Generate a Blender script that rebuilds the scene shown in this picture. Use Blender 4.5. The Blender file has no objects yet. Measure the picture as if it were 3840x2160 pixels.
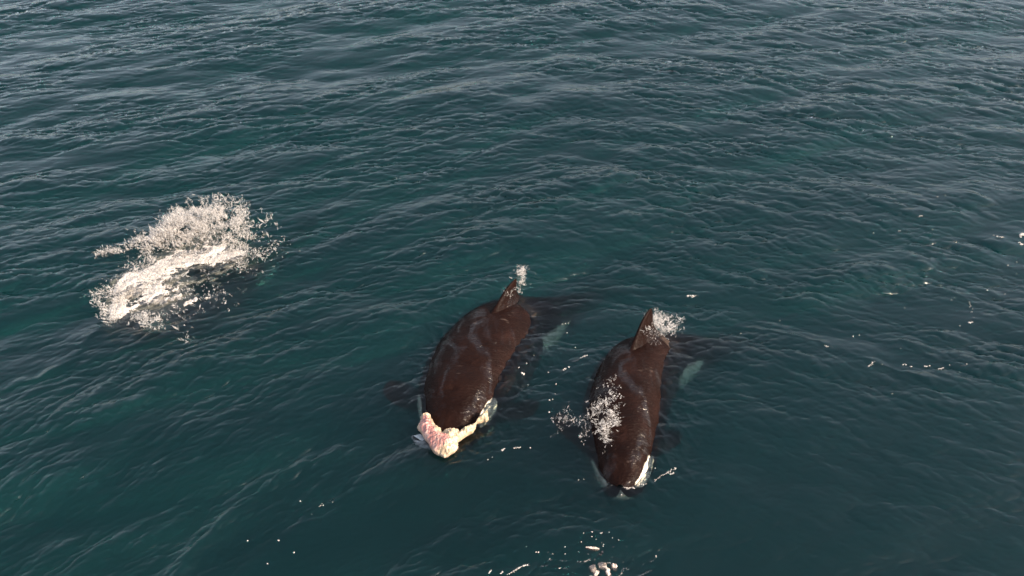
import bpy, bmesh, math, random
import numpy as np
from mathutils import Vector

random.seed(7)
RNG = np.random.default_rng(11)
R = math.radians
SC = bpy.context.scene
COL = SC.collection

# ------------------------------------------------------------------ camera
CAM_H, PITCH, FPX = 9.0, R(40.0), 3014.0          # focal length in pixels of a 3840 wide frame
cam_d = bpy.data.cameras.new('camera')
cam_d.lens = FPX / 3840 * 36.0
cam_d.sensor_width = 36.0
cam_d.clip_start = 0.1
cam_d.clip_end = 9000
cam = bpy.data.objects.new('camera', cam_d)
cam.location = (0, 0, CAM_H)
cam.rotation_euler = (R(90) - PITCH, 0, 0)
COL.objects.link(cam)
SC.camera = cam

# ------------------------------------------------------------------ sky and sun
SUN_EL, SUN_AZ = R(34), R(114)                      # azimuth clockwise from +Y (the view direction)
world = bpy.data.worlds.new('World')
SC.world = world
world.use_nodes = True
wn = world.node_tree
wn.nodes.clear()
sky = wn.nodes.new('ShaderNodeTexSky')
sky.sky_type = 'NISHITA'
sky.sun_disc = False
sky.sun_elevation = SUN_EL
sky.sun_rotation = SUN_AZ
sky.air_density = 1.0
sky.dust_density = 3.0
sky.ozone_density = 1.0
hs = wn.nodes.new('ShaderNodeHueSaturation')
hs.inputs['Saturation'].default_value = 0.55
bg = wn.nodes.new('ShaderNodeBackground')
bg.inputs['Strength'].default_value = 0.15
wo = wn.nodes.new('ShaderNodeOutputWorld')
wn.links.new(sky.outputs[0], hs.inputs['Color'])
wn.links.new(hs.outputs[0], bg.inputs['Color'])
wn.links.new(bg.outputs[0], wo.inputs['Surface'])

sd = bpy.data.lights.new('sun', 'SUN')
sd.energy = 2.9
sd.angle = R(0.6)
sd.color = (1.0, 0.77, 0.54)
sun = bpy.data.objects.new('sun', sd)
sdir = Vector((math.sin(SUN_AZ) * math.cos(SUN_EL), math.cos(SUN_AZ) * math.cos(SUN_EL), math.sin(SUN_EL)))
sun.rotation_euler = sdir.to_track_quat('Z', 'Y').to_euler()
sun.location = sdir * 60
COL.objects.link(sun)

SC.view_settings.view_transform = 'Standard'
SC.view_settings.look = 'None'
SC.view_settings.exposure = 1.4
SC.view_settings.gamma = 1.0
SC.view_settings.use_curve_mapping = False
SC.render.engine = 'CYCLES'
cy = SC.cycles
cy.max_bounces = 6
cy.diffuse_bounces = 2
cy.glossy_bounces = 2
cy.transmission_bounces = 2
cy.volume_bounces = 1
cy.transparent_max_bounces = 10
cy.use_denoising = True
cy.sample_clamp_indirect = 4.0
cy.caustics_reflective = False
cy.caustics_refractive = False

# ------------------------------------------------------------------ helpers
CP, SP = math.cos(PITCH), math.sin(PITCH)


def at(px, py, z=0.0):
    """point at height z under a pixel of the 3840x2160 photograph (vectorised)"""
    px = np.asarray(px, float)
    py = np.asarray(py, float)
    a = (px - 1920) / FPX
    b = -(py - 1080) / FPX
    dx = a
    dy = CP + b * SP
    dz = -SP + b * CP
    s = (z - CAM_H) / dz
    return np.stack([dx * s, dy * s, np.broadcast_to(z, dx.shape) * np.ones_like(dx)], -1)


def tag(o, label=None, cat=None, group=None, kind=None):
    for k, v in (('label', label), ('category', cat), ('group', group), ('kind', kind)):
        if v:
            o[k] = v
    return o


def mesh_obj(name, v, f, mat, parent=None, smooth=True, cols=None):
    """v Nx3 array; f Mx3 / Mx4 array or list of lists"""
    me = bpy.data.meshes.new(name)
    v = np.asarray(v, np.float32)
    if isinstance(f, np.ndarray):
        k = f.shape[1]
        me.vertices.add(len(v))
        me.vertices.foreach_set('co', v.ravel())
        me.loops.add(f.size)
        me.loops.foreach_set('vertex_index', f.astype(np.int32).ravel())
        me.polygons.add(len(f))
        me.polygons.foreach_set('loop_start', np.arange(0, f.size, k, dtype=np.int32))
        me.polygons.foreach_set('loop_total', np.full(len(f), k, np.int32))
        me.update(calc_edges=True)
        me.validate()
    else:
        me.from_pydata([tuple(p) for p in v], [], f)
    if smooth:
        me.polygons.foreach_set('use_smooth', np.ones(len(me.polygons), bool))
    if cols is not None:
        ca = me.color_attributes.new('tint', 'FLOAT_COLOR', 'POINT')
        c4 = np.ones((len(v), 4), np.float32)
        c4[:, :3] = cols
        ca.data.foreach_set('color', c4.ravel())
    if mat:
        me.materials.append(mat)
    o = bpy.data.objects.new(name, me)
    COL.objects.link(o)
    if parent:
        o.parent = parent
    return o


def hash_noise2(n, seed=0):
    r = np.random.default_rng(seed)
    return r.random((n, n))


_NT = hash_noise2(256, 5)


def vnoise(x, y, s=0):
    """smooth value noise, -1..1"""
    x = np.asarray(x, float) + s * 17.3
    y = np.asarray(y, float) + s * 9.7
    xi = np.floor(x).astype(int)
    yi = np.floor(y).astype(int)
    fx = x - xi
    fy = y - yi
    fx = fx * fx * (3 - 2 * fx)
    fy = fy * fy * (3 - 2 * fy)
    a = _NT[xi % 256, yi % 256]
    b = _NT[(xi + 1) % 256, yi % 256]
    c = _NT[xi % 256, (yi + 1) % 256]
    d = _NT[(xi + 1) % 256, (yi + 1) % 256]
    return 2 * ((a * (1 - fx) + b * fx) * (1 - fy) + (c * (1 - fx) + d * fx) * fy) - 1


def fbm(x, y, oct=4, s=0):
    t = 0
    amp, tot = 1.0, 0.0
    for i in range(oct):
        t = t + amp * vnoise(x * 2 ** i, y * 2 ** i, s + i * 3)
        tot += amp
        amp *= 0.55
    return t / tot


def ridge(x, y, oct=4, s=0):
    t = 0
    amp, tot = 1.0, 0.0
    for i in range(oct):
        t = t + amp * (1 - 2 * np.abs(vnoise(x * 2 ** i, y * 2 ** i, s + i * 3)))
        tot += amp
        amp *= 0.6
    return t / tot


def new_mat(name):
    m = bpy.data.materials.new(name)
    m.use_nodes = True
    nt = m.node_tree
    nt.nodes.clear()
    return m, nt, nt.nodes, nt.links


# ------------------------------------------------------------------ wave field
def fft_field(size, n, bands, seed):
    """bands: list of (lam_lo, lam_hi, rms_slope, mean_dir_deg, spread_power). returns h, dx, dy tiles"""
    r = np.random.default_rng(seed)
    k1 = 2 * math.pi * np.fft.fftfreq(n, size / n)
    kx, ky = np.meshgrid(k1, k1, indexing='ij')
    kk = np.hypot(kx, ky)
    kk[0, 0] = 1
    ang = np.arctan2(ky, kx)
    amp = np.zeros_like(kk)
    for lo, hi, slope, mdir, sp in bands:
        l = 2 * math.pi / kk
        m = np.exp(-0.5 * (np.log(l / math.sqrt(lo * hi)) / (0.5 * math.log(hi / lo) + .05)) ** 2)
        d = np.abs(np.cos((ang - R(mdir)) / 2)) ** (2 * sp)
        e = m * d / kk ** 2          # amplitude density: equal slope energy per octave
        e[0, 0] = 0
        e[kk > 0.9 * math.pi * n / size] = 0
        tot = math.sqrt(np.sum((e * kk) ** 2))
        amp = np.sqrt(amp ** 2 + (e / tot * slope) ** 2)
    ph = r.random((n, n)) * 2 * math.pi
    g = np.sqrt(-np.log(1 - r.random((n, n)) * .999))
    H = amp * g * np.exp(1j * ph) * n * n * 1.414
    h = np.real(np.fft.ifft2(H))
    dx = np.real(np.fft.ifft2(-1j * kx / kk * H))
    dy = np.real(np.fft.ifft2(-1j * ky / kk * H))
    return np.stack([h, dx, dy], -1).astype(np.float32)


def sample(tile, size, x, y):
    n = tile.shape[0]
    u = (x / size * n) % n
    v = (y / size * n) % n
    i = np.floor(u).astype(np.int32)
    j = np.floor(v).astype(np.int32)
    fu = (u - i)[..., None].astype(np.float32)
    fv = (v - j)[..., None].astype(np.float32)
    i %= n
    j %= n
    i2 = (i + 1) % n
    j2 = (j + 1) % n
    return (tile[i, j] * (1 - fu) + tile[i2, j] * fu) * (1 - fv) + (tile[i, j2] * (1 - fu) + tile[i2, j2] * fu) * fv


BIG = fft_field(97.0, 1024, [(2.2, 6.0, 0.042, 112, 9), (0.8, 1.7, 0.082, 106, 5)], 3)
RIP_L = fft_field(17.0, 2304, [(0.32, 0.66, 0.110, 106, 9), (0.12, 0.25, 0.195, 103, 8), (0.06, 0.11, 0.210, 100, 8)], 4)
RIP_R = fft_field(19.0, 2304, [(0.32, 0.66, 0.120, 72, 6), (0.12, 0.25, 0.190, 78, 5), (0.06, 0.11, 0.205, 81, 6)], 5)
RIP_B = fft_field(15.0, 1536, [(0.36, 0.75, 0.085, 138, 8), (0.12, 0.25, 0.140, 132, 8), (0.06, 0.11, 0.170, 126, 8)], 6)


def sstep(a, b, x):
    t = np.clip((x - a) / (b - a), 0, 1)
    return t * t * (3 - 2 * t)


def wake_lines(x, y):
    """small steep wavelets running off the animals"""
    h = np.zeros(x.shape)
    for pts, wd, hg in (([(560, 2250), (760, 2040), (900, 1900), (980, 1850), (1060, 1770), (1250, 1690)], .15, .055),
                        ([(380, 1230), (300, 1330), (160, 1430), (0, 1480), (-160, 1520)], .10, .035),
                        ([(2590, 1190), (2700, 1210), (2850, 1240), (3060, 1290), (3260, 1370), (3500, 1440)], .06, .022),
                        ([(1560, 1740), (1700, 1735), (1850, 1700), (2000, 1640)], .05, .014)):
        p = at([a for a, _ in pts], [b for _, b in pts])[:, :2]
        sel = (x > p[:, 0].min() - 1) & (x < p[:, 0].max() + 1) & (y > p[:, 1].min() - 1) & (y < p[:, 1].max() + 1)
        if not sel.any():
            continue
        xs, ys = x[sel], y[sel]
        xs = xs + .10 * fbm(xs * 2.2, ys * 2.2, 3, 12)
        ys = ys + .10 * fbm(xs * 2.2, ys * 2.2, 3, 15)
        d = np.full(xs.shape, 9.0)
        for (x1, y1), (x2, y2) in zip(p[:-1], p[1:]):
            vx, vy = x2 - x1, y2 - y1
            t = np.clip(((xs - x1) * vx + (ys - y1) * vy) / (vx * vx + vy * vy), 0, 1)
            d = np.minimum(d, np.hypot(xs - x1 - t * vx, ys - y1 - t * vy))
        h[sel] += hg * np.exp(-(d / wd) ** 1.6) * np.clip(.7 + .9 * fbm(xs * 1.6, ys * 1.6, 3, 22), 0, 1.5)
    # water slopping over the two backs and round the heads
    for cx, cy_, rx, ry, am in ((1800, 1330, 1.2, 1.7, .030), (2400, 1500, 1.0, 1.7, .022), (1690, 1600, .8, .6, .012), (2340, 1780, .7, .5, .012)):
        c = at(cx, cy_)
        g = np.exp(-(((x - c[0]) / rx) ** 2 + ((y - c[1]) / ry) ** 2) ** 2)
        sel = g > .01
        if sel.any():
            xs, ys = x[sel], y[sel]
            h[sel] += am * g[sel] * (1.1 * fbm(xs * 3.1 + 5, ys * 3.6, 3, 90) + .7 * ridge(xs * 5.2 + ys * 2, ys * 6.5, 3, 95))
    return h


def calm(x, y):
    """the slick the animals leave behind: ripples are damped there"""
    c = at(2150, 1620, 0)
    d = ((x - c[0] + .2) / 5.2) ** 2 + ((y - c[1]) / 2.4) ** 2
    a = 1 - 0.45 * np.exp(-d ** 2)
    a = a * (1 - .25 * sstep(9.5, 6.5, y) * sstep(-.5, 2.0, x) * (y > -60))
    a = a * (1 - .42 * np.exp(-((x - 6.0) / 3.4) ** 2 - ((y - 6.0) / 2.6) ** 2))
    return a


def waves(x, y):
    far = 1 / (1 + (np.hypot(x, y) / 90.0) ** 4)
    b = sample(BIG, 97.0, x + 30, y + 11)
    b = b * (1 - .55 * np.exp(-((x - 5.2) / 3.0) ** 2 - ((y - 5.6) / 2.4) ** 2))[..., None]
    w = sstep(-1.5, 5.5, x + 0.12 * (y - 10) + 1.2 * fbm(x * .2, y * .2, 2, 3))[..., None]
    rl = sample(RIP_L, 17.0, x, y)
    rr = sample(RIP_R, 19.0, x, y)
    rip = rl * np.sqrt(1 - w) + rr * np.sqrt(w)
    wb = (sstep(11.5, 7.0, y) * sstep(2.0, -2.0, x) * (y > -60))[..., None]
    rip = rip * np.sqrt(1 - wb) + sample(RIP_B, 15.0, x, y) * np.sqrt(wb)
    xs = x * .93 + y * .36
    yss = y * .93 - x * .36 * (1 - 1.6 * w[..., 0])
    patch = 0.80 + 1.05 * fbm(xs * .55, yss * 1.5, 3, 8)
    # ripples ride on the crests and backs of the longer waves
    bh = b[..., 0] / 0.05
    m = np.clip(patch + 0.22 * bh, 0.18, 1.6) * calm(x, y)
    rip = rip * m[..., None]
    rip[..., 1:] *= 1.4
    o = (b + rip) * far[..., None]
    o[..., 2 - 2] += wake_lines(x, y)
    ch = 1.35
    return x + ch * o[..., 1], y + ch * o[..., 2], o[..., 0]


def grow(a, step, g, lim):
    out = []
    while abs(a) < lim:
        step *= g
        a += step
        out.append(a)
    return out


# ------------------------------------------------------------------ water
def build_water():
    fine = np.linspace(-1, 1, 1160)
    ou = np.array(grow(1.0, fine[1] - fine[0], 1.10, 260))
    u = np.concatenate([-ou[::-1], fine, ou])
    ys = [4.3]
    while ys[-1] < 27.5:
        y = ys[-1]
        ys.append(y + 0.014 + 0.0016 * max(y - 5, 0))
    top = np.array(grow(ys[-1], 0.05, 1.10, 4000))
    st = 0.014
    bot = []
    y = ys[0]
    while y > -4000:
        st *= 1.12
        y -= st
        bot.append(y)
    yy = np.concatenate([np.array(bot)[::-1], ys, top])
    hw = 0.72 * np.sqrt(np.clip(yy, 4.3, 27.5) ** 2 + CAM_H ** 2)
    X = u[None, :] * hw[:, None]
    Y = np.repeat(yy[:, None], len(u), 1)
    wx, wy, wz = waves(X, Y)
    ny, nx = X.shape
    V = np.stack([wx, wy, wz], -1).reshape(-1, 3)
    idx = np.arange(ny * nx).reshape(ny, nx)
    F = np.stack([idx[:-1, :-1], idx[:-1, 1:], idx[1:, 1:], idx[1:, :-1]], -1).reshape(-1, 4)
    # close the body of water with sides and a bottom 14 m down
    ring = np.concatenate([idx[0, :-1], idx[:-1, -1], idx[-1, :0:-1], idx[:0:-1, 0]])
    rb = V[ring].copy()
    rb[:, 2] = -14
    base = len(V)
    V = np.concatenate([V, rb, [[0, 0, -14.0]]])
    n = len(ring)
    a = np.arange(n)
    nxt = (a + 1) % n
    sides = np.stack([ring[a], base + a, base + nxt, ring[nxt]], -1)
    F = np.concatenate([F, sides])
    cen = base + n
    k = (n // 2) * 2
    b0 = np.arange(0, n, 2)
    bq = np.stack([base + (b0 + 2) % n, base + (b0 + 1) % n, base + b0, np.full(len(b0), cen)], -1)
    F = np.concatenate([F, bq])

    m, nt, N, L = new_mat('sea_water')
    out = N.new('ShaderNodeOutputMaterial')
    geo = N.new('ShaderNodeNewGeometry')
    mp = N.new('ShaderNodeMapping')
    mp.inputs['Rotation'].default_value = (0, 0, R(-18))
    mp.inputs['Scale'].default_value = (5, 16, 8)
    no = N.new('ShaderNodeTexNoise')
    no.inputs['Scale'].default_value = 1.0
    no.inputs['Detail'].default_value = 3
    bu = N.new('ShaderNodeBump')
    bu.inputs['Strength'].default_value = 0.35
    bu.inputs['Distance'].default_value = 0.010
    fr = N.new('ShaderNodeFresnel')
    fr.inputs['IOR'].default_value = 1.34
    gl = N.new('ShaderNodeBsdfGlossy')
    gl.inputs['Roughness'].default_value = 0.045
    tr = N.new('ShaderNodeBsdfTransparent')
    mx = N.new('ShaderNodeMixShader')
    L.new(geo.outputs['Position'], mp.inputs['Vector'])
    L.new(mp.outputs[0], no.inputs['Vector'])
    L.new(no.outputs['Fac'], bu.inputs['Height'])
    L.new(bu.outputs[0], gl.inputs['Normal'])
    L.new(bu.outputs[0], fr.inputs['Normal'])
    L.new(fr.outputs[0], mx.inputs[0])
    # part of the light going in is scattered a little by the fine chop of the surface
    rf = N.new('ShaderNodeBsdfRefraction')
    rf.inputs['IOR'].default_value = 1.06
    rf.inputs['Roughness'].default_value = 0.30
    L.new(bu.outputs[0], rf.inputs['Normal'])
    mi = N.new('ShaderNodeMixShader')
    mi.inputs[0].default_value = 0.31
    L.new(tr.outputs[0], mi.inputs[1])
    L.new(rf.outputs[0], mi.inputs[2])
    L.new(mi.outputs[0], mx.inputs[1])
    L.new(gl.outputs[0], mx.inputs[2])
    L.new(mx.outputs[0], out.inputs['Surface'])
    vs = N.new('ShaderNodeVolumeScatter')
    vs.inputs['Color'].default_value = (0.17, 0.83, 0.86, 1)
    vs.inputs['Density'].default_value = 0.073
    vs.inputs['Anisotropy'].default_value = 0.0
    va = N.new('ShaderNodeVolumeAbsorption')
    va.inputs['Color'].default_value = (0.10, 0.66, 0.645, 1)
    va.inputs['Density'].default_value = 0.62
    ad = N.new('ShaderNodeAddShader')
    L.new(vs.outputs[0], ad.inputs[0])
    L.new(va.outputs[0], ad.inputs[1])
    L.new(ad.outputs[0], out.inputs['Volume'])
    o = mesh_obj('water', V, F, m)
    tag(o, kind='structure')
    return o


build_water()

# ------------------------------------------------------------------ materials
def skin_mat():
    m, nt, N, L = new_mat('orca_skin')
    out = N.new('ShaderNodeOutputMaterial')
    p = N.new('ShaderNodeBsdfPrincipled')
    at_ = N.new('ShaderNodeAttribute')
    at_.attribute_name = 'tint'
    geo = N.new('ShaderNodeTexCoord')
    n1 = N.new('ShaderNodeTexNoise')
    n1.inputs['Scale'].default_value = 3.0
    n1.inputs['Detail'].default_value = 6
    mr = N.new('ShaderNodeMapRange')
    mr.inputs[1].default_value = 0.3
    mr.inputs[2].default_value = 0.7
    mr.inputs[3].default_value = 0.75
    mr.inputs[4].default_value = 1.25
    mu = N.new('ShaderNodeVectorMath')
    mu.operation = 'SCALE'
    L.new(geo.outputs['Object'], n1.inputs['Vector'])
    L.new(n1.outputs['Fac'], mr.inputs[0])
    L.new(at_.outputs['Color'], mu.inputs[0])
    L.new(mr.outputs[0], mu.inputs['Scale'])
    L.new(mu.outputs[0], p.inputs['Base Color'])
    mr2 = N.new('ShaderNodeMapRange')
    mr2.inputs[1].default_value = 0.3
    mr2.inputs[2].default_value = 0.7
    mr2.inputs[3].default_value = 0.34
    mr2.inputs[4].default_value = 0.55
    L.new(n1.outputs['Fac'], mr2.inputs[0])
    L.new(mr2.outputs[0], p.inputs['Roughness'])
    mp = N.new('ShaderNodeMapping')
    mp.inputs['Scale'].default_value = (13, 34, 13)
    mp.inputs['Rotation'].default_value = (0, 0, R(-25))
    n2 = N.new('ShaderNodeTexNoise')
    n2.inputs['Scale'].default_value = 1.0
    n2.inputs['Detail'].default_value = 5
    n2.inputs['Distortion'].default_value = 0.6
    bu = N.new('ShaderNodeBump')
    bu.inputs['Strength'].default_value = 0.75
    bu.inputs['Distance'].default_value = 0.025
    L.new(geo.outputs['Object'], mp.inputs['Vector'])
    L.new(mp.outputs[0], n2.inputs['Vector'])
    L.new(n2.outputs['Fac'], bu.inputs['Height'])
    L.new(bu.outputs[0], p.inputs['Normal'])
    p.inputs['Specular IOR Level'].default_value = 0.03
    p.inputs['Coat Roughness'].default_value = 0.13
    mp3 = N.new('ShaderNodeMapping')
    mp3.inputs['Scale'].default_value = (3.2, 1.5, 2.5)
    mp3.inputs['Rotation'].default_value = (0, 0, R(20))
    n3 = N.new('ShaderNodeTexNoise')
    n3.inputs['Scale'].default_value = 1.0
    n3.inputs['Detail'].default_value = 7
    n3.inputs['Roughness'].default_value = 0.62
    n3.inputs['Distortion'].default_value = 0.8
    mr3 = N.new('ShaderNodeMapRange')
    mr3.inputs[1].default_value = 0.50
    mr3.inputs[2].default_value = 0.66
    mr3.inputs[3].default_value = 0.02
    mr3.inputs[4].default_value = 0.55
    L.new(geo.outputs['Object'], mp3.inputs['Vector'])
    L.new(mp3.outputs[0], n3.inputs['Vector'])
    L.new(n3.outputs['Fac'], mr3.inputs[0])
    L.new(mr3.outputs[0], p.inputs['Coat Weight'])
    n4 = N.new('ShaderNodeTexNoise')
    n4.inputs['Scale'].default_value = 1.0
    n4.inputs['Detail'].default_value = 3
    n4.inputs['Distortion'].default_value = 1.2
    mp4 = N.new('ShaderNodeMapping')
    mp4.inputs['Scale'].default_value = (6, 17, 8)
    mp4.inputs['Rotation'].default_value = (0, 0, R(-20))
    b4 = N.new('ShaderNodeBump')
    b4.inputs['Strength'].default_value = 0.8
    b4.inputs['Distance'].default_value = 0.03
    L.new(geo.outputs['Object'], mp4.inputs['Vector'])
    L.new(mp4.outputs[0], n4.inputs['Vector'])
    L.new(n4.outputs['Fac'], b4.inputs['Height'])
    L.new(b4.outputs[0], p.inputs['Coat Normal'])
    L.new(p.outputs[0], out.inputs['Surface'])
    return m


def tint_mat(name, rough=0.45, bump=0.0, bscale=30, sss=0.0, spec=0.5):
    m, nt, N, L = new_mat(name)
    out = N.new('ShaderNodeOutputMaterial')
    p = N.new('ShaderNodeBsdfPrincipled')
    a = N.new('ShaderNodeAttribute')
    a.attribute_name = 'tint'
    L.new(a.outputs['Color'], p.inputs['Base Color'])
    p.inputs['Roughness'].default_value = rough
    p.inputs['Specular IOR Level'].default_value = spec
    if bump:
        tc = N.new('ShaderNodeTexCoord')
        n = N.new('ShaderNodeTexNoise')
        n.inputs['Scale'].default_value = bscale
        n.inputs['Detail'].default_value = 5
        b = N.new('ShaderNodeBump')
        b.inputs['Strength'].default_value = bump
        b.inputs['Distance'].default_value = 0.02
        L.new(tc.outputs['Object'], n.inputs['Vector'])
        L.new(n.outputs['Fac'], b.inputs['Height'])
        L.new(b.outputs[0], p.inputs['Normal'])
    L.new(p.outputs[0], out.inputs['Surface'])
    return m


def foam_mat(name, col=(0.82, 0.80, 0.78), alpha=1.0, rough=0.5, trl=0.40):
    m, nt, N, L = new_mat(name)
    out = N.new('ShaderNodeOutputMaterial')
    p = N.new('ShaderNodeBsdfPrincipled')
    tc = N.new('ShaderNodeTexCoord')
    n = N.new('ShaderNodeTexNoise')
    n.inputs['Scale'].default_value = 40
    n.inputs['Detail'].default_value = 6
    b = N.new('ShaderNodeBump')
    b.inputs['Strength'].default_value = 0.6
    b.inputs['Distance'].default_value = 0.02
    L.new(tc.outputs['Object'], n.inputs['Vector'])
    L.new(n.outputs['Fac'], b.inputs['Height'])
    L.new(b.outputs[0], p.inputs['Normal'])
    p.inputs['Base Color'].default_value = (*col, 1)
    p.inputs['Roughness'].default_value = rough
    tl = N.new('ShaderNodeBsdfTranslucent')
    tl.inputs['Color'].default_value = (*col, 1)
    mx = N.new('ShaderNodeMixShader')
    mx.inputs[0].default_value = trl
    L.new(p.outputs[0], mx.inputs[1])
    L.new(tl.outputs[0], mx.inputs[2])
    tr = N.new('ShaderNodeBsdfTransparent')
    m2 = N.new('ShaderNodeMixShader')
    m2.inputs[0].default_value = alpha
    L.new(tr.outputs[0], m2.inputs[1])
    L.new(mx.outputs[0], m2.inputs[2])
    L.new(m2.outputs[0], out.inputs['Surface'])
    return m


M_SKIN = skin_mat()
M_FOAM = foam_mat('foam_white', (.66, .62, .58))
M_THIN = foam_mat('foam_thin', (.62, .60, .52), alpha=0.30)
M_DROP = foam_mat('spray_droplets', (0.80, 0.76, 0.72), 0.42, 0.2, .60)
M_LUMP = foam_mat('foam_tan', (.72, .60, .52))
M_FILM = foam_mat('spray_film', (.84, .80, .77), .30, .15, .55)
M_FLESH = tint_mat('flesh', 0.32, 0.5, 22)

# ------------------------------------------------------------------ orcas
T_ = [0, .012, .03, .06, .10, .15, .20, .28, .36, .44, .52, .60, .68, .76, .84, .91, .96, 1.0]
H_ = [.006, .020, .034, .052, .070, .088, .101, .114, .118, .115, .104, .088, .069, .051, .036, .026, .018, .010]
W_ = [.008, .026, .040, .056, .071, .087, .099, .110, .113, .107, .092, .071, .049, .031, .018, .012, .010, .008]


def pchip(x, y, q):
    """smooth catmull-rom interpolation of y over x"""
    x = np.asarray(x, float)
    y = np.asarray(y, float)
    if y.ndim == 1:
        y = y[:, None]
    m = np.gradient(y, x, axis=0)
    q = np.asarray(q, float)
    i = np.clip(np.searchsorted(x, q, side='right') - 1, 0, len(x) - 2)
    h = (x[i + 1] - x[i])[:, None]
    t = ((q - x[i])[:, None]) / h
    r = (2 * t ** 3 - 3 * t ** 2 + 1) * y[i] + (t ** 3 - 2 * t ** 2 + t) * h * m[i] + (-2 * t ** 3 + 3 * t ** 2) * y[i + 1] + (t ** 3 - t ** 2) * h * m[i + 1]
    return r


BLACK = np.array([0.0096, 0.0042, 0.0032])
WHITE = np.array([0.74, 0.70, 0.58])
GREY = np.array([0.070, 0.048, 0.038])


def ell(t, th, tc, thc, a, b, tilt=0.0):
    u = (t - tc) / a
    v = (th - thc) / b
    u2 = u * math.cos(tilt) + v * math.sin(tilt)
    v2 = -u * math.sin(tilt) + v * math.cos(tilt)
    return 1 - np.sqrt(u2 ** 2 + v2 ** 2)


def orca(loc_ridge, L, roll, dorsal, pects, label, seed, eyep=(.118, 76, .040, 15, .25), fat=1.0, group='orcas swimming together at the surface'):
    """loc_ridge: list of (t, px, py, z_top) for the ridge of the back"""
    root = bpy.data.objects.new('orca', None)
    COL.objects.link(root)
    tag(root, label, 'orca', group)
    ts = np.array([c[0] for c in loc_ridge])
    P = np.array([at(c[1], c[2], c[3]) for c in loc_ridge])
    hh = np.interp(ts, T_, H_) * L
    P = P - np.stack([0 * hh, 0 * hh, hh], -1)
    arc = np.concatenate([[0], np.cumsum(np.linalg.norm(np.diff(P, axis=0), axis=1))])
    print('ORCA arc/L', [(round(a, 2), round(b * L, 2)) for a, b in zip(arc, ts)])
    nt_, na = 300, 128
    q = np.linspace(0, 1, nt_) ** 1.15
    C = pchip(ts, P, q)
    tan = np.gradient(C, q, axis=0)
    tan /= np.linalg.norm(tan, axis=1)[:, None]
    up = np.array([0, 0, 1.0]) - tan * tan[:, 2:3]
    up /= np.linalg.norm(up, axis=1)[:, None]
    side = np.cross(tan, up)            # with the tangent running to the tail: side -> image right when heading to camera
    rl = np.interp(q, [0, 1], roll)[:, None] * math.pi / 180
    up2 = up * np.cos(rl) + side * np.sin(rl)
    sd2 = side * np.cos(rl) - up * np.sin(rl)
    h = pchip(T_, H_, q)[:, 0] * L
    w = pchip(T_, W_, q)[:, 0] * L * fat
    th = np.linspace(0, 2 * math.pi, na, endpoint=False)
    ct, st = np.cos(th), np.sin(th)
    # slightly boxy section, flatter below, melon and beak at the head
    e = 0.92
    cu = np.sign(ct) * np.abs(ct) ** e
    su = np.sign(st) * np.abs(st) ** e
    pos = C[:, None, :] + up2[:, None, :] * (cu[None, :] * h[:, None])[..., None] + sd2[:, None, :] * (su[None, :] * w[:, None])[..., None]
    # bulge of the melon and the crease of the mouth
    tt, aa = np.meshgrid(q, np.degrees(np.where(th > math.pi, 2 * math.pi - th, th)), indexing='ij')
    sgn = np.where(th > math.pi, -1.0, 1.0)[None, :]
    nrm = up2[:, None, :] * cu[None, :, None] + sd2[:, None, :] * su[None, :, None]
    bump = 0.005 * L * np.exp(-((tt - .055) / .04) ** 2) * np.exp(-(aa / 55) ** 2)
    bump += 0.006 * L * np.exp(-((tt - .15) / .03) ** 2) * np.exp(-(aa / 60) ** 2)
    mouth = np.exp(-((aa - (112 + 60 * (0.07 - tt) / .07 * 0)) / 3.5) ** 2) * (tt < .085)
    bump -= 0.004 * L * mouth * np.clip(tt / .01, 0, 1)
    blow = np.exp(-((tt - .125) / .004) ** 2 - ((aa * np.sign(sgn)) / 7.0) ** 2)
    bump -= 0.006 * L * blow
    bump += 0.0010 * L * fbm(tt * 60 + seed, aa / 12 + sgn * 7, 3, seed)
    pos = pos + nrm * bump[..., None]
    # colours
    nz = 0.20 * fbm(tt * 90, aa / 6 + sgn * 31, 4, seed + 1)
    eye = ell(tt, aa, *eyep) + nz
    belly_edge = np.interp(tt, [0, .02, .06, .10, .16, .24, .34, .50, .56, .62, .70, .76, .82, 1], [170, 160, 132, 116, 120, 140, 150, 146, 128, 112, 118, 150, 185, 185])
    belly = (aa - belly_edge) / 12 + nz
    flank = ell(tt, aa, .63, 96, .066, 18, -0.5) + 3.6 * nz
    sad = ell(tt, aa, .56, 26, .038, 30) + nz
    mask = np.clip(np.maximum(np.maximum(eye, belly), flank) * 9 + .5, 0, 1)
    sm = np.clip(sad * 3 + .3, 0, 1) * .8
    c = BLACK + sm[..., None] * (GREY - BLACK)
    scr = sstep(.80, .95, ridge(tt * 26 + aa / 30 + sgn * 3, aa / 9 - tt * 40, 2, seed + 4)) * sstep(.1, .6, fbm(tt * 14, aa / 25 + sgn, 2, seed + 8))
    blot = sstep(-.1, .7, fbm(tt * 22, aa / 16 + sgn * 5, 4, seed + 6))
    c = c * (1 + .55 * blot[..., None]) + scr[..., None] * np.array([.05, .038, .032])
    c = c * (1 - mask[..., None]) + WHITE * mask[..., None]
    V = [pos.reshape(-1, 3)]
    K = [c.reshape(-1, 3)]
    i = np.arange(nt_ * na).reshape(nt_, na)
    j = np.roll(i, -1, 1)
    F = [np.stack([i[:-1], i[1:], j[1:], j[:-1]], -1).reshape(-1, 4)]
    nv = nt_ * na
    for k, cap in ((0, C[0] - tan[0] * .004 * L), (nt_ - 1, C[-1])):
        V.append(cap[None])
        K.append((WHITE if k == 0 and False else BLACK)[None])
        a = i[k]
        b = j[k]
        tri = np.stack([a, b, np.full(na, nv), np.full(na, nv)], -1)
        F.append(tri)
        nv += 1

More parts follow.
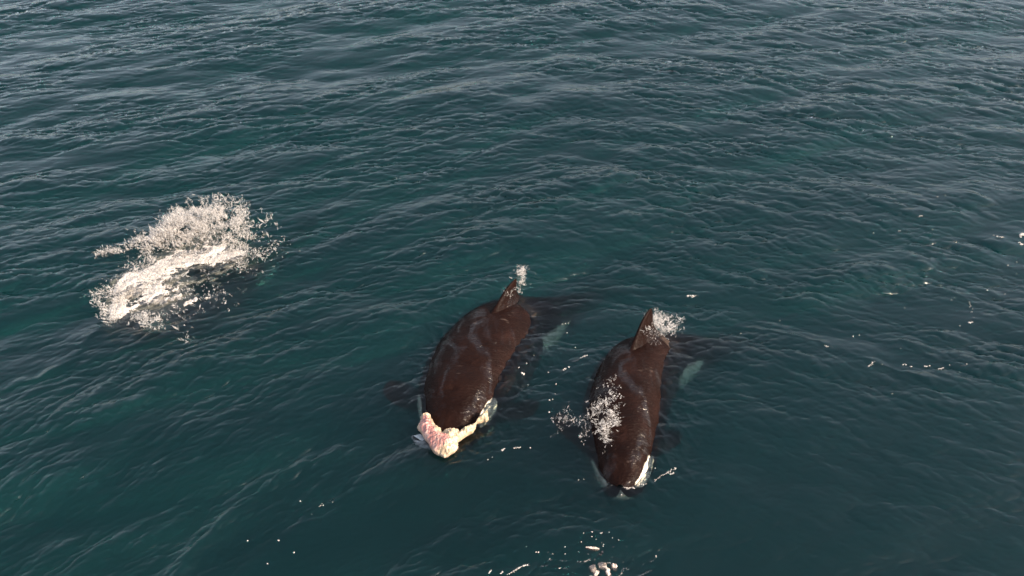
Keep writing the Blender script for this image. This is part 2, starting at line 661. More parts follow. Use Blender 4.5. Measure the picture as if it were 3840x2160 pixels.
    def frame(t):
        n = int(np.argmin(np.abs(q - t)))
        return C[n], tan[n], up2[n], sd2[n], h[n], w[n]

    def blade(pts, chords, thick, cdir, ndir, col=BLACK, ns=40, nc=36):
        """loft of lens sections; pts leading-to-tip centreline"""
        nonlocal nv
        s = np.linspace(0, 1, len(pts))
        qs = np.linspace(0, 1, ns)
        cc = pchip(s, np.array(pts), qs)
        ch = pchip(s, np.array(chords), qs)[:, 0]
        tk = pchip(s, np.array(thick), qs)[:, 0]
        a = np.linspace(0, 2 * math.pi, nc, endpoint=False)
        x = np.cos(a)
        y = np.sin(a) * (1 - .45 * x)
        cdir = np.asarray(cdir) / np.linalg.norm(cdir)
        ndir = np.asarray(ndir) / np.linalg.norm(ndir)
        p = cc[:, None, :] + cdir * (x[None, :] * ch[:, None] / 2)[..., None] + ndir * (y[None, :] * tk[:, None] / 2)[..., None]
        ii = np.arange(ns * nc).reshape(ns, nc) + nv
        jj = np.roll(ii, -1, 1)
        V.append(p.reshape(-1, 3))
        K.append(np.repeat(col[None], ns * nc, 0))
        F.append(np.stack([ii[:-1], ii[1:], jj[1:], jj[:-1]], -1).reshape(-1, 4))
        nv += ns * nc
        V.append(cc[-1][None])
        K.append(col[None])
        F.append(np.stack([ii[-1], jj[-1], np.full(nc, nv), np.full(nc, nv)], -1))
        nv += 1

    # dorsal fin
    hd, lean, sweep = dorsal
    c0, tn, u0, s0, h0, w0 = frame(.455)
    fu = u0 * math.cos(lean) + s0 * math.sin(lean)
    fn = np.cross(tn, fu)
    b0 = c0 + u0 * h0
    hgt = hd
    cb = .125 * L
    prof = [(-.12, 0.0, 1.35, .22), (.04, .02, 1.05, .15), (.25, .15, .80, .10), (.5, .38, .60, .075), (.75, .70, .42, .055), (.92, 1.0, .24, .035), (1.0, 1.22, .06, .012)]
    pts = [b0 + fu * (a * hgt) + tn * (b * sweep) for a, b, _, _ in prof]
    blade(pts, [c_ * cb for _, _, c_, _ in prof], [d_ for _, _, _, d_ in prof], tn, fn)
    # pectoral fins: paddle from the root at t=.21 to a tip point
    for sg, tip, width in pects:
        c0, tn, u0, s0, h0, w0 = frame(.215)
        r0 = c0 + s0 * sg * w0 * .75 - u0 * h0 * .45
        tp = np.array(at(*tip))
        d = tp - r0
        ln = np.linalg.norm(d)
        d /= ln
        cd = tn - d * np.dot(tn, d)
        nd = np.cross(d, cd)
        pr = [(0, .55, .16), (.15, .72, .13), (.35, .95, .10), (.6, 1.0, .075), (.8, .86, .05), (.94, .52, .03), (1.0, .12, .012)]
        pts = [r0 + d * ln * a + cd / np.linalg.norm(cd) * (.10 * math.sin(a * 2.5)) for a, _, _ in pr]
        blade(pts, [b * width for _, b, _ in pr], [t_ for _, _, t_ in pr], cd, nd)
    # flukes
    c0, tn, u0, s0, h0, w0 = frame(.965)
    for sg in (-1, 1):
        pr = [(0, 0, .75, .09), (.3, .10, .62, .06), (.6, .28, .45, .045), (.85, .50, .26, .03), (1.0, .68, .06, .012)]
        sp = .14 * L
        pts = [c0 + s0 * sg * sp * a + tn * b * .5 for a, b, _, _ in pr]
        blade(pts, [c_ * .11 * L / .75 * 1.0 for _, _, c_, _ in pr], [d_ for _, _, _, d_ in pr], tn, u0)
    V = np.concatenate(V)
    K = np.concatenate(K)
    F = np.concatenate(F)
    org = C[int(np.argmin(np.abs(q - .4)))].copy()
    root.location = org
    o = mesh_obj('body', V - org, F, M_SKIN, root, True, K)
    # eyes and the two lips of the blowhole
    for sg in (-1, 1):
        c0, tn, u0, s0, h0, w0 = frame(.088)
        a = R(88)
        p = c0 + u0 * math.cos(a) * h0 + s0 * sg * math.sin(a) * w0 * 1.0
        bm = bmesh.new()
        bmesh.ops.create_uvsphere(bm, u_segments=12, v_segments=8, radius=.028)
        me = bpy.data.meshes.new('eye')
        bm.to_mesh(me)
        bm.free()
        me.materials.append(M_EYE)
        e_ = bpy.data.objects.new('eye', me)
        COL.objects.link(e_)
        e_.parent = root
        e_.location = Vector(p - org)
    return root, frame


M_EYE, nt, N, Lk = new_mat('orca_eye')
_o = N.new('ShaderNodeOutputMaterial')
_p = N.new('ShaderNodeBsdfPrincipled')
_p.inputs['Base Color'].default_value = (0.01, 0.01, 0.012, 1)
_p.inputs['Roughness'].default_value = 0.08
Lk.new(_p.outputs[0], _o.inputs['Surface'])

orca([(0, 1668, 1665, -.08), (.05, 1680, 1590, .10), (.13, 1702, 1470, .23), (.22, 1732, 1375, .23), (.32, 1786, 1270, .21),
      (.42, 1862, 1182, .13), (.50, 1925, 1150, -.02), (.64, 2035, 1135, -.20), (.80, 2160, 1115, -.70), (1.0, 2310, 1070, -1.9)],
     6.3, (-3, -10), (.36, -.05, .24), [(-1, (1440, 1480, -.16), .52), (1, (2010, 1545, -.26), .50)],
     'orca on the left of the swimming pair, with torn pink flesh across its snout', 1, fat=1.12)
orca([(0, 2328, 1822, .09), (.05, 2338, 1760, .21), (.13, 2345, 1640, .26), (.22, 2348, 1530, .29), (.32, 2362, 1415, .26),
      (.42, 2405, 1318, .17), (.52, 2470, 1282, .03), (.64, 2560, 1276, -.18), (.80, 2690, 1280, -.8), (1.0, 2830, 1280, -1.9)],
     6.0, (-12, -10), (.47, -.05, .18), [(-1, (2075, 1580, -.10), .50), (1, (2560, 1640, -.34), .46)],
     'right-hand orca with a tall pointed dorsal fin and bare snout showing a white eye patch', 2, (.068, 86, .050, 20, .2), .95)
orca([(0, 440, 1195, -1.3), (.10, 530, 1145, -1.1), (.22, 630, 1080, -.95), (.32, 710, 1035, -.85), (.42, 790, 995, -.80),
      (.55, 880, 965, -.85), (.70, 1000, 925, -1.2), (1.0, 1220, 820, -2.0)],
     5.6, (0, 0), (.22, .0, .3), [(-1, (430, 1100, -1.4), .45), (1, (760, 1150, -1.4), .45)],
     'submerged orca almost hidden under the big white splash at left', 3)


# ------------------------------------------------------------------ torn prey over the left orca's snout
def inside(px, py, poly):
    r = np.zeros(px.shape, bool)
    n = len(poly)
    for i in range(n):
        x1, y1 = poly[i]
        x2, y2 = poly[(i + 1) % n]
        c = ((y1 > py) != (y2 > py)) & (px < (x2 - x1) * (py - y1) / (y2 - y1 + 1e-9) + x1)
        r ^= c
    return r


def edge_dist(px, py, poly):
    d = np.full(px.shape, 1e9)
    n = len(poly)
    for i in range(n):
        x1, y1 = poly[i]
        x2, y2 = poly[(i + 1) % n]
        vx, vy = x2 - x1, y2 - y1
        t = np.clip(((px - x1) * vx + (py - y1) * vy) / (vx * vx + vy * vy + 1e-12), 0, 1)
        d = np.minimum(d, np.hypot(px - x1 - t * vx, py - y1 - t * vy))
    return d


def shell(name, x, y, keep, top, bot, mat, parent=None, cols=None, origin=None):
    """closed lump over the kept cells of a world grid: upper sheet, lower sheet and rim"""
    ny, nx = x.shape
    vk = np.zeros((ny, nx), bool)
    for a in (0, 1):
        for b in (0, 1):
            vk[a:ny - 1 + a, b:nx - 1 + b] |= keep
    ids = -np.ones((ny, nx), int)
    nv = int(vk.sum())
    ids[vk] = np.arange(nv)
    vt = np.stack([x[vk], y[vk], top[vk]], -1)
    vb = np.stack([x[vk], y[vk], bot[vk]], -1)
    a, b, c, d = ids[:-1, :-1][keep], ids[:-1, 1:][keep], ids[1:, 1:][keep], ids[1:, :-1][keep]
    F = [np.stack([a, b, c, d], -1), np.stack([d + nv, c + nv, b + nv, a + nv], -1)]
    kp = np.zeros((ny + 1, nx + 1), bool)
    kp[1:ny, 1:nx] = keep

    def rim(mask, p, q):
        p, q = p[mask], q[mask]
        F.append(np.stack([q, p, p + nv, q + nv], -1))
    k = keep
    up = kp[0:ny - 1, 1:nx]
    dn = kp[2:ny + 1, 1:nx]
    lf = kp[1:ny, 0:nx - 1]
    rt = kp[1:ny, 2:nx + 1]
    rim(k & ~up, ids[:-1, :-1], ids[:-1, 1:])
    rim(k & ~dn, ids[1:, 1:], ids[1:, :-1])
    rim(k & ~lf, ids[1:, :-1], ids[:-1, :-1])
    rim(k & ~rt, ids[:-1, 1:], ids[1:, 1:])
    V = np.concatenate([vt, vb])
    C2 = None
    if cols is not None:
        cc = cols[vk]
        C2 = np.concatenate([cc, cc])
    org = np.zeros(3) if origin is None else np.asarray(origin)
    if origin is None and parent is None:
        org = np.array([V[:, 0].mean(), V[:, 1].mean(), 0.0])
    o = mesh_obj(name, V - org, np.concatenate(F), mat, parent, True, C2)
    if parent is None:
        o.location = org
    return o


def world_poly(poly, f, z):
    p = at([f(a, b)[0] for a, b in poly], [f(a, b)[1] for a, b in poly], z)
    return [(q[0], q[1]) for q in p]


def c4(x, y):
    return 1500 + .20704 * x, 1450 + .20704 * y


def c3(x, y):
    return 300 + .41399 * x, 700 + .41399 * y


def c1(x, y):
    return 1400 + .5521 * x, 1000 + .5521 * y


def c2(x, y):
    return 2050 + .5521 * x, 1100 + .5521 * y


def c5(x, y):
    return 1750 + .34938 * x, 1900 + .34938 * y


def c6(x, y):
    return 2900 + .5520 * x, 700 + .5520 * y


def c8(x, y):
    return .49689 * x, 1500 + .49689 * y


prey = bpy.data.objects.new('prey_carcass', None)
COL.objects.link(prey)
tag(prey, 'torn pink and cream flesh with a grey skin flap draped over left orca snout', 'prey')
PO = at(1660, 1640, .1)
prey.location = PO
out_poly = [(370, 520), (400, 485), (490, 465), (555, 490), (575, 570), (605, 640), (650, 690), (740, 730), (765, 795), (800, 775), (905, 745), (1060, 745), (1072, 800), (1150, 735),
            (1260, 680), (1370, 645), (1390, 590), (1480, 490), (1600, 430), (1612, 560), (1560, 600), (1500, 590), (1400, 630), (1330, 790), (1220, 850),
            (1100, 925), (1040, 970), (1065, 1060), (1010, 1130), (940, 1165), (880, 1225), (810, 1247), (750, 1230), (690, 1190), (600, 1150), (560, 1090), (500, 990), (440, 900), (385, 830), (330, 750), (305, 700), (360, 640)]
pink_poly = [(360, 640), (400, 560), (480, 560), (560, 650), (620, 760), (700, 850), (840, 900), (930, 980), (930, 1080), (800, 1130), (650, 1180), (540, 1100), (440, 950), (370, 830), (330, 740)]
PZ = .14
wp = world_poly(out_poly, c4, PZ)
wq = world_poly(pink_poly, c4, PZ)
arr = np.array(wp)
gx, gy = np.meshgrid(np.arange(arr[:, 0].min() - .02, arr[:, 0].max() + .02, .0055), np.arange(arr[:, 1].min() - .02, arr[:, 1].max() + .02, .0055))
jx = gx + .016 * fbm(gx * 14, gy * 14, 3, 40)
jy = gy + .016 * fbm(gx * 14, gy * 14, 3, 45)
ins = inside(jx, jy, wp)
ed = edge_dist(jx, jy, wp)
dome = np.sqrt(np.clip(ed / .14, 0, 1))
pk = inside(jx, jy, wq)
pd = edge_dist(jx, jy, wq) * np.where(pk, 1, -1)
pkf = sstep(-.012, .03, pd)
rug = ridge(gx * 9, gy * 9, 4, 21)
fine_ = ridge(gx * 26, gy * 26, 3, 33)
topz = PZ - .05 + .13 * dome + .038 * rug * (1 - .45 * pkf) + .016 * fine_ * (1 - .4 * pkf) + .018 * ridge(gx * 4 + gy * 5, gy * 16 - gx * 6, 3, 50) * pkf
botz = np.minimum(PZ - .16 * dome - .03, topz - .02)
cream = np.array([.48, .37, .25])
pinkc = np.array([.36, .165, .145])
tan_ = np.array([.26, .21, .13])
nn = fbm(gx * 12, gy * 12, 4, 60)[..., None]
colr = cream * (1 - pkf[..., None]) + pinkc * pkf[..., None]
vein = sstep(.35, .75, ridge(gx * 10, gy * 10, 3, 71))[..., None] * pkf[..., None]
colr = colr * (1 - .55 * vein) + np.array([.66, .46, .38]) * .55 * vein
pit = sstep(.05, .5, fbm(gx * 17, gy * 17, 3, 77))[..., None] * (1 - pkf[..., None])
colr = colr * (1 - .65 * pit) + tan_ * .65 * pit
tipd = np.array(at(*c4(820, 1180), PZ))
td = np.exp(-((gx - tipd[0]) ** 2 + (gy - tipd[1]) ** 2) / .09 ** 2)[..., None] * .6
colr = colr * (1 - td) + tan_ * 1.1 * td
edgec = (1 - sstep(0, .018, ed))[..., None] * .6
colr = colr * (1 - edgec) + np.array([.70, .50, .38]) * edgec
# dark creases and bloody stains in the torn tissue
stain = sstep(.05, .55, fbm(gx * 8 + 3, gy * 8, 4, 88))[..., None]
colr = colr * (1 - .40 * stain) + np.array([.25, .10, .08]) * .40 * stain * (.3 + pkf[..., None])
fib = sstep(.2, .8, ridge(gx * 9 + gy * 22, gy * 12 - gx * 20, 3, 91))[..., None]
colr = colr * (.82 + .3 * fib)
armx = at(*c4(1080, 850), PZ)[0]
arm = sstep(armx - .02, armx + .05, gx)[..., None] * .5
colr = colr * (1 - arm) + np.array([.30, .25, .15]) * arm
colr = np.clip(colr * (1 + .15 * nn), 0, .9)
kk_ = ins
keep = kk_[:-1, :-1] & kk_[1:, :-1] & kk_[:-1, 1:] & kk_[1:, 1:]
shell('flesh', gx - PO[0], gy - PO[1], keep, topz - PO[2], botz - PO[2], M_FLESH, prey, colr)
flap = [(195, 890), (215, 872), (370, 835), (460, 850), (620, 1000), (700, 1130), (600, 1140), (440, 1115), (360, 1070), (290, 1040), (225, 950)]
FZ = -.02
wf = world_poly(flap, c4, FZ)
arr = np.array(wf)
gx, gy = np.meshgrid(np.arange(arr[:, 0].min() - .01, arr[:, 0].max() + .01, .006), np.arange(arr[:, 1].min() - .01, arr[:, 1].max() + .01, .006))
ins = inside(gx, gy, wf)
ed = edge_dist(gx, gy, wf)
keep = ins[:-1, :-1] & ins[1:, :-1] & ins[:-1, 1:] & ins[1:, 1:]
slit = world_poly([(215, 905), (250, 900), (390, 990), (400, 1005), (330, 985), (240, 945)], c4, FZ)
sl = sstep(-.006, .006, edge_dist(gx, gy, slit) * np.where(inside(gx, gy, slit), 1, -1))
tz = FZ - .02 + .05 * np.sqrt(np.clip(ed / .07, 0, 1)) - .02 * sl - .25 * np.clip(-(gy - arr[:, 1].max()) * .25, 0, .2)
cg = np.array([.34, .37, .38]) * (1 - .93 * sl[..., None]) * (1 + .2 * fbm(gx * 20, gy * 20, 3, 9)[..., None])
shell('skin_flap', gx - PO[0], gy - PO[1], keep, tz - PO[2], tz - .05 - PO[2], M_FLESH, prey, np.clip(cg, 0, 1))


# ------------------------------------------------------------------ foam and spray
def wz(x, y):
    return waves(x, y)[2]


def blob_density(px, py, blobs):
    d = np.zeros(np.shape(px))
    for cx, cy_, rx, ry, ang, wt in blobs:
        a = R(ang)
        u = ((px - cx) * math.cos(a) + (py - cy_) * math.sin(a)) / rx
        v = (-(px - cx) * math.sin(a) + (py - cy_) * math.cos(a)) / ry
        d = d + wt * np.exp(-(u * u + v * v) ** 1.5)
    return d


def to_px(x, y, z):
    dx, dy, dz = x, y, z - CAM_H
    dep = dy * CP - dz * SP
    upv = dy * SP + dz * CP
    return 1920 + FPX * dx / dep, 1080 - FPX * upv / dep


def foam_sheet(name, label, blobs, box, cell, thr, thick, mat, seed, stretch=1.0, lift=.0, nscale=3.2):
    """lace of foam on the water: a lumpy closed sheet with holes where the noise is low"""
    p = at([box[0], box[2], box[0], box[2]], [box[1], box[1], box[3], box[3]], 0)
    x0, x1, y0, y1 = p[:, 0].min(), p[:, 0].max(), p[:, 1].min(), p[:, 1].max()
    gx, gy = np.meshgrid(np.arange(x0, x1, cell), np.arange(y0, y1, cell))
    px, py = to_px(gx, gy, 0)
    D = blob_density(px, py, blobs)
    ux = gx * .9 + gy * .35
    uy = gy * .9 - gx * .35
    wx_ = ux + .12 * fbm(ux * 3, uy * 3, 3, seed + 9)
    wy_ = uy + .12 * fbm(ux * 3, uy * 3, 3, seed + 19)
    n = .62 * ridge(wx_ * nscale / stretch, wy_ * nscale, 5, seed) + .38 * fbm(wx_ * 19 / stretch, wy_ * 19, 3, seed + 5)
    f = n - thr + 1.0 * np.minimum(D, 1.15)
    kv = f > 0
    keep = kv[:-1, :-1] & kv[1:, :-1] & kv[:-1, 1:] & kv[1:, 1:]
    z = wz(gx, gy) + lift
    ff = np.clip(f, 0, 1.4)
    tz = z + .004 + thick * np.sqrt(ff) * (.55 + .6 * ridge(gx * 7, gy * 7, 4, seed + 3)) + .012 * fbm(gx * 45, gy * 45, 2, seed)
    o = shell(name, gx, gy, keep, tz, z - .03, mat)
    tag(o, label, 'foam', kind='stuff')
    return o


def droplets(name, label, blobs, n, box, size, hfun, mat, seed, dirfun=None, elong=(1, 4), cat='spray'):
    """airborne water: spindle-shaped drops and short jets. hfun(px,py,rng)->height"""
    r = np.random.default_rng(seed)
    PX, PY = [], []
    per = 7
    nth = n // per
    n = nth * per
    while sum(map(len, PX)) < nth:
        px = r.uniform(box[0], box[2], nth * 3)
        py = r.uniform(box[1], box[3], nth * 3)
        D = blob_density(px, py, blobs) * np.clip(.75 + 2.9 * fbm(px / 30, py / 20, 4, seed), .03, 2.2)
        ok = r.random(nth * 3) < D
        PX.append(px[ok])
        PY.append(py[ok])
    px = np.concatenate(PX)[:nth]
    py = np.concatenate(PY)[:nth]
    h = hfun(px, py, r)
    P0 = at(px, py, h)
    if dirfun is None:
        d0 = r.normal(0, 1, (nth, 3)) * [.6, .6, .5] + [0, 0, .8]
    else:
        d0 = dirfun(px, py, r)
    d0 /= np.linalg.norm(d0, axis=1)[:, None]
    # each thread of water is a short arc broken into drops
    tt = (r.random((nth, per)) ** .8)[..., None]
    ln = (size * 13 * np.exp(r.normal(0, .5, nth)))[:, None, None]
    P = P0[:, None, :] + d0[:, None, :] * tt * ln + np.array([0, 0, -1.0]) * (tt * ln) ** 2 * 1.2 + r.normal(0, size * 1.1, (nth, per, 3))
    P[..., 2] = np.maximum(P[..., 2], P0[:, None, 2] - .05)
    P = P.reshape(-1, 3)
    d = np.repeat(d0, per, 0) + r.normal(0, .35, (n, 3))
    L_ = size * np.exp(r.normal(0, .65, n))
    el = elong[0] + (elong[1] - elong[0]) * r.random(n) ** 2.5
    d /= np.linalg.norm(d, axis=1)[:, None]
    a = np.cross(d, r.normal(0, 1, (n, 3)))
    a /= np.linalg.norm(a, axis=1)[:, None]
    b = np.cross(d, a)
    l2 = (L_ * el)[:, None]
    w2 = L_[:, None] * .5
    l2 = l2 * .5
    V = np.stack([P + d * l2, P + a * w2, P + b * w2, P - a * w2, P - b * w2, P - d * l2], 1).reshape(-1, 3)
    k = (np.arange(n) * 6)[:, None]
    tri = np.array([[0, 1, 2], [0, 2, 3], [0, 3, 4], [0, 4, 1], [5, 2, 1], [5, 3, 2], [5, 4, 3], [5, 1, 4]])
    F = (k[:, None] + tri[None]).reshape(-1, 3)
    org = np.array([V[:, 0].mean(), V[:, 1].mean(), 0])
    o = mesh_obj(name, V - org, F, mat)
    o.location = org
    tag(o, label, cat, kind='stuff')
    return o


def B(f, lst):
    """blobs given in a crop's coordinates -> photograph pixels"""
    k = f(1, 0)[0] - f(0, 0)[0]
    return [(*f(a, b), c * k, d * k, e, w) for a, b, c, d, e, w in lst]


# the big splash of the third animal
SPL = B(c3, [(1050, 640, 330, 75, -6, 1.25), (880, 690, 160, 60, -20, .9), (700, 790, 290, 100, -25, .72), (620, 900, 270, 120, -10, .52),
                  (360, 990, 75, 130, 25, .95), (320, 1110, 110, 80, 10, 1.0), (430, 850, 110, 70, -45, .7), (800, 960, 360, 120, 0, .36),
                  (600, 1210, 110, 55, 10, .42), (1000, 1000, 280, 70, 5, .30), (480, 1080, 90, 60, 0, .35), (700, 1060, 220, 80, 0, .36),
                  (1250, 560, 200, 60, 10, .55), (1450, 560, 160, 70, -30, .25), (1250, 760, 330, 80, -10, .30), (1400, 640, 200, 80, 0, .25)])
foam_sheet('splash_foam', 'churned white foam on the water in the lower half of the big splash at left', SPL,
           (330, 880, 1080, 1270), .0090, .84, .060, M_FOAM, 4, 1.9, .0, 5.0)
foam_sheet('foam_veil', 'thin milky veil of bubbles around the thick foam of the big splash at left', [(a, b, c * 1.12, d * 1.15, e, w * 1.5) for a, b, c, d, e, w in SPL],
           (330, 860, 1100, 1270), .014, .62, .006, M_THIN, 24, 2.0, -.012, 3.5)
foam_sheet('spray_foam', 'broken white water under the arching spray at left',
           B(c3, [(800, 400, 230, 110, -28, .50), (1100, 300, 260, 110, -8, .42), (1430, 290, 190, 85, 15, .42), (1320, 450, 300, 75, 5, .28),
                  (900, 480, 250, 70, -8, .45), (640, 510, 110, 50, -20, .40), (350, 560, 170, 28, -16, .35), (215, 625, 40, 25, 0, .4)]),
           (360, 750, 1060, 960), .0115, .88, .10, M_FOAM, 14, 1.0, .0, 5.5)


def arc_h(px, py, r):
    # the drops fly highest over the far rim of the arc
    return r.random(len(px)) ** 1.6 * .48 * np.clip((975 - py) / 160, 0.1, 1)


def up_dir(px, py, r):
    n = len(px)
    d = r.normal(0, 1, (n, 3)) * [.45, .35, .3]
    d += np.stack([(px - 800) / 900, np.zeros(n), np.full(n, .9)], -1)
    return d


droplets('spray', 'arching plume of spray drops over the hidden orca at left',
         B(c3, [(800, 400, 230, 110, -28, .8), (1100, 290, 270, 110, -8, .75), (1400, 290, 180, 90, 15, .55), (1330, 450, 280, 90, 5, .25),
                (900, 480, 260, 80, -8, .7), (640, 500, 130, 60, -25, .5), (350, 570, 190, 32, -16, .5), (1240, 140, 200, 45, 0, .22), (1620, 330, 110, 110, 0, .07), (1700, 420, 160, 110, 0, .02),
                (600, 420, 120, 70, -30, .1)]),
         48000, (360, 725, 1160, 1000), .0046, arc_h, M_DROP, 5, up_dir, (1.5, 11))


def low_h(px, py, r):
    return .02 + r.random(len(px)) ** 2 * .22


def left_dir(px, py, r):
    n = len(px)
    return r.normal(0, 1, (n, 3)) * [.6, .4, .4] + np.stack([-.9 * (px < 450) * np.ones(n), np.zeros(n), .5 * np.ones(n)], -1)


droplets('low_spray', 'scattered drops flung low over the foam of the big splash at left',
         B(c3, [(1050, 640, 420, 130, -6, .6), (700, 800, 330, 130, -20, .5), (320, 1050, 120, 150, 20, .8), (600, 1210, 120, 70, 10, .6), (180, 1010, 120, 80, 10, .25),
                (1400, 620, 330, 150, 0, .22), (950, 1000, 330, 110, 0, .25), (950, 1180, 330, 90, -10, .06), (460, 680, 120, 60, -30, .15), (600, 620, 60, 60, 0, .5), (1750, 560, 200, 110, 0, .05), (1000, 1370, 130, 30, -8, .06)]),
         22000, (330, 860, 1160, 1290), .0052, low_h, M_DROP, 6, left_dir, (1, 5))


def over(z0, dz):
    return lambda px, py, r: z0 + dz * r.random(len(px)) ** 1.5


droplets('shoulder_spray', "water breaking over the right-hand orca's shoulder",
         B(c2, [(400, 760, 80, 110, 10, .40), (370, 860, 80, 90, 0, .38), (455, 870, 50, 50, 0, .4), (405, 980, 28, 70, 5, .6), (345, 945, 60, 14, 0, .7), (430, 605, 50, 14, -25, .6), (420, 665, 70, 16, -10, .4)]),
         5000, (2180, 1400, 2380, 1700), .0042, over(.30, .12), M_FILM, 8, None, (1, 4.5))
droplets('fin_spray', "spray trailing off the right-hand orca's dorsal fin",
         B(c2, [(735, 225, 60, 90, 10, .75), (820, 225, 80, 55, 20, .55), (740, 290, 60, 35, 0, .8), (900, 190, 30, 20, 0, .6), (670, 250, 12, 50, 12, .6)]),
         6500, (2400, 1160, 2580, 1300), .0042, over(.02, .40), M_FILM, 9, None, (1, 4.5))
droplets('fin_spray', "thin trickle of spray behind the left orca's dorsal fin",
         B(c1, [(1000, 90, 24, 70, 5, .8), (1020, 40, 14, 30, 20, .5), (985, 135, 40, 16, -15, .9), (925, 165, 16, 36, 25, .9)]),
         2000, (1890, 1000, 2000, 1115), .0052, over(.06, .3), M_DROP, 10, None, (1, 4))
droplets('fin_splash', "drops around the right-hand orca's left pectoral fin",
         B(c2, [(150, 870, 110, 70, 10, .12), (120, 870, 25, 60, 0, .4), (245, 950, 40, 60, 0, .35), (290, 900, 30, 60, 0, .5), (160, 830, 30, 14, 0, .3)]),
         900, (2050, 1520, 2230, 1680), .0052, over(.0, .10), M_FILM, 12, None, (1, 3))

# foam flecks and lumps on the surface; some white flecks are painted sun glints
ICO = bmesh.new()
bmesh.ops.create_icosphere(ICO, subdivisions=1, radius=1)
ICO_V = np.array([v.co[:] for v in ICO.verts])
ICO_F = np.array([[v.index for v in f.verts] for f in ICO.faces])
ICO.free()


def flecks(name, label, items, seed, z=.006):
    """items: (px, py, diameter in photo pixels)"""
    r = np.random.default_rng(seed)
    it = np.array(items, float)
    P = at(it[:, 0], it[:, 1], 0.0)
    dist = np.linalg.norm(P - [0, 0, CAM_H], axis=1)
    rad = it[:, 2] / FPX * dist / 2 * .68
    h = wz(P[:, 0], P[:, 1])
    Vs, Fs = [], []
    for i in range(len(it)):
        v = ICO_V * (1 + .35 * r.normal(0, .6, (len(ICO_V), 1)))
        a = r.random() * 6.28
        sx, sy = 1 + .5 * r.random(), .7 + .3 * r.random()
        v = v * [rad[i] * sx, rad[i] * sy, rad[i] * .45]
        ca, sa = math.cos(a * .25 - .4), math.sin(a * .25 - .4)
        v = np.stack([v[:, 0] * ca - v[:, 1] * sa, v[:, 0] * sa + v[:, 1] * ca, v[:, 2]], -1)
        Vs.append(v + P[i] + [0, 0, h[i] + z])
        Fs.append(ICO_F + i * len(ICO_V))
    V = np.concatenate(Vs)
    org = np.array([V[:, 0].mean(), V[:, 1].mean(), 0])
    o = mesh_obj(name, V - org, np.concatenate(Fs), M_FOAM)
    o.location = org
    tag(o, label, 'foam', kind='stuff')
    return o


rr_ = random.Random(3)


def chain(f, pts, n, spread, d0, d1):
    out = []
    for i in range(n):
        t = rr_.random() * (len(pts) - 1)
        k = int(t)
        u = t - k
        x = pts[k][0] * (1 - u) + pts[k + 1][0] * u + rr_.gauss(0, spread)
        y = pts[k][1] * (1 - u) + pts[k + 1][1] * u + rr_.gauss(0, spread * .6)
        out.append((*f(x, y), rr_.uniform(d0, d1)))
    return out


def dots(f, pts, d0, d1):
    return [(*f(a, b), rr_.uniform(d0, d1)) for a, b in pts]


it = dots(c1, [(985, 695), (1075, 635), (1090, 603), (1190, 716), (1240, 800), (1075, 845), (1235, 865), (1195, 912), (1217, 905), (1320, 953), (1193, 993),
               (1285, 373), (1305, 370), (1325, 368), (1315, 435), (808, 1308), (778, 1325), (1065, 1237), (990, 690), (1040, 660)], 5, 9)
it += chain(c1, [(995, 725), (1025, 735)], 6, 4, 7, 11) + chain(c1, [(865, 1262), (885, 1245)], 6, 4, 5, 9) + chain(c1, [(950, 1245), (1000, 1235)], 9, 3, 5, 8)  # clusters of sun glints drawn as white flecks
it += chain(c1, [(1350, 640), (1400, 615), (1449, 590)], 30, 4, 4, 7) + chain(c1, [(1290, 700), (1330, 680)], 8, 3, 4, 7)
it += dots(c2, [(10, 535), (62, 620), (40, 725), (20, 730), (145, 772), (130, 510), (195, 357), (305, 370), (60, 690), (215, 1280), (250, 1275), (505, 1385), (865, 915), (835, 915), (1322, 255), (735, 1200)], 5, 9)
it += chain(c2, [(175, 465), (230, 435), (285, 408)], 26, 4, 4, 7) + chain(c2, [(85, 530), (165, 490)], 8, 4, 4, 6)
it += chain(c2, [(500, 1320), (545, 1340), (590, 1335)], 22, 6, 4, 8) + chain(c2, [(610, 1312), (680, 1310)], 10, 4, 4, 7)
it += chain(c2, [(730, 1282), (800, 1240), (880, 1195)], 34, 5, 4, 7) + chain(c2, [(820, 1235), (860, 1240)], 12, 8, 4, 7)
it += chain(c2, [(955, 8), (1020, 14)], 22, 5, 5, 9)
flecks('foam_and_glint_flecks', 'small white flecks of foam and painted sun glints around and between the two orcas', it, 31)
it = dots(c6, [(545, 1003), (587, 997), (812, 1088), (865, 1098), (670, 1170), (735, 1217), (765, 1217), (1195, 1217), (1265, 1262), (1310, 1252), (805, 1413), (850, 300), (640, 300),
               (1080, 293), (1110, 78), (1163, 70), (1215, 757), (1235, 745), (1350, 837), (1270, 938), (1600, 520), (1665, 492), (960, 620), (900, 805), (50, 890), (120, 960),
               (680, 312), (860, 300), (1460, 688), (1510, 742), (1585, 705), (1690, 775), (1640, 685), (1665, 570)], 4, 8)
for a in ([(240, 1018), (290, 1013)], [(345, 1083), (400, 1088)], [(655, 1210), (690, 1200)], [(870, 1203), (940, 1222)], [(1020, 1225), (1065, 1218)], [(1125, 1238), (1160, 1232)],
          [(1262, 1222), (1310, 1218)], [(1330, 915), (1355, 915)], [(640, 1232), (665, 1215)], [(1500, 330), (1560, 350)], [(980, 212), (1005, 205)]):
    it += chain(c6, a, 10, 4, 4, 6.5)
it += chain(c6, [(1670, 335), (1700, 325)], 14, 6, 7, 11) + chain(c6, [(1665, 375), (1700, 392)], 14, 5, 6, 9) + chain(c6, [(1340, 780), (1370, 870), (1345, 910)], 14, 6, 3, 5)  # sun glitter towards the right edge, put in as white flecks
flecks('foam_and_glint_flecks', 'small white flecks of foam and painted sun glitter over the rippled water at right', it, 32)
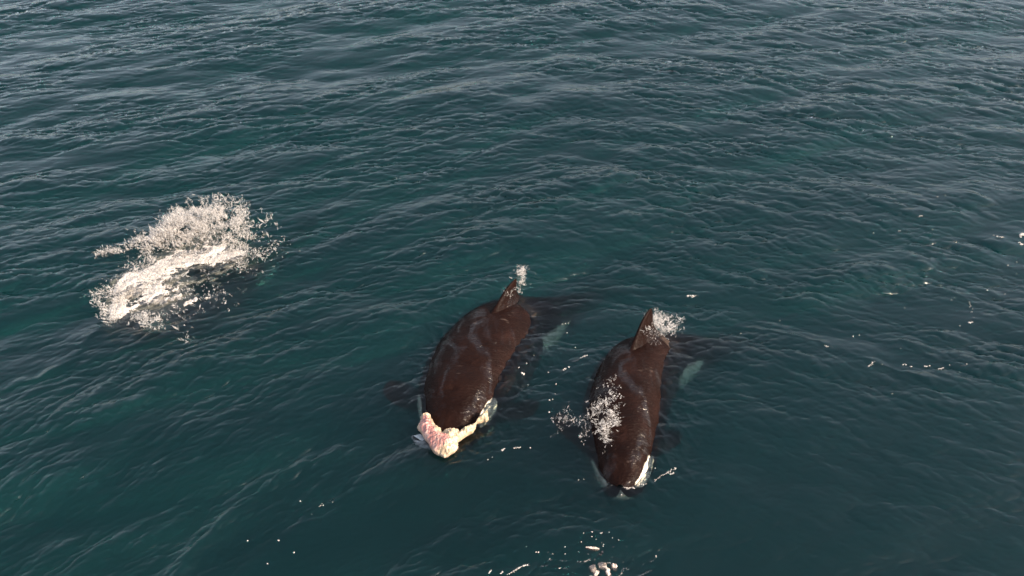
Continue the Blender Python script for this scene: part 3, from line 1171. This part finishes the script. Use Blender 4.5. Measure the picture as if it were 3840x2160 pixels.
it = dots(c8, [(2265, 762), (1865, 1055), (2100, 1058), (2217, 1150), (2018, 1232)], 8, 10) + dots(c8, [(2420, 798), (2440, 797), (2510, 775), (2352, 863), (2430, 785), (2408, 805)], 4, 6)
flecks('foam_and_glint_flecks', 'few bright foam bubbles near the lower left, below the left orca', it, 33)
it = dots(c5, [(1250, 320), (1340, 303), (1340, 353), (1450, 310), (1525, 303), (1385, 382), (1562, 360), (1625, 385), (1465, 430), (1572, 450), (1712, 450), (640, 452), (1052, 460), (1103, 480),
               (770, 508), (745, 505), (920, 525), (1197, 508), (1560, 548), (1723, 508), (1783, 570), (1680, 597), (1895, 617), (1845, 658), (1300, 523), (1400, 540), (1435, 315), (1460, 448), (870, 508), (1055, 530)], 5, 9)
for a, n in (([(440, 744), (540, 680), (600, 645), (680, 630)], 70), ([(750, 640), (830, 645), (890, 632)], 16), ([(1000, 592), (1080, 598)], 16), ([(1170, 602), (1260, 598), (1330, 578)], 40),
             ([(990, 670), (1070, 670)], 12), ([(1630, 735), (1670, 700), (1690, 640)], 34), ([(1700, 650), (1745, 668)], 10), ([(1960, 592), (2015, 572)], 14), ([(1820, 744), (1900, 712), (1985, 680)], 50), ([(230, 720), (260, 690)], 8), ([(360, 735), (390, 705)], 12),
             ([(1520, 600), (1575, 625)], 10), ([(860, 590), (930, 580)], 12), ([(1310, 738), (1380, 735)], 12), ([(2025, 560), (2060, 470)], 6)):
    it += chain(c5, a, n, 6, 3, 6.5)
flecks('foam_and_glint_flecks', 'bubbles and broken foam lines along the bottom edge of the picture', it, 34)
for lab, bl, sd_ in (('short bar of tan foam floating above the foam lumps at the bottom edge', [(1315, 466, 42, 11, 3, 1.3), (1375, 474, 42, 11, 3, 1.3)], 1),
                ('leftmost large tan foam lump at the bottom edge', [(1360, 655, 34, 38, 0, 1.3), (1380, 700, 22, 40, -20, 1.2), (1408, 700, 16, 24, 20, 1.1)], 2),
                ('curled tan foam lump in the middle of the bottom edge', [(1450, 630, 40, 22, 35, 1.3), (1480, 625, 34, 22, 40, 1.3), (1510, 665, 30, 14, 20, 1.2), (1520, 705, 26, 40, -10, 1.25)], 3),
                ('small round tan foam lump right of the curled one at the bottom edge', [(1597, 645, 22, 24, 0, 1.3), (1572, 625, 12, 12, 0, 1.2)], 4)):
    bb = B(c5, bl)
    xs = [b[0] for b in bb]
    ys_ = [b[1] for b in bb]
    foam_sheet('foam_lump', lab, bb, (min(xs) - 30, min(ys_) - 30, max(xs) + 30, max(ys_) + 30), .005, .55, .03, M_LUMP, 80 + sd_, 1.0, .0, 8)
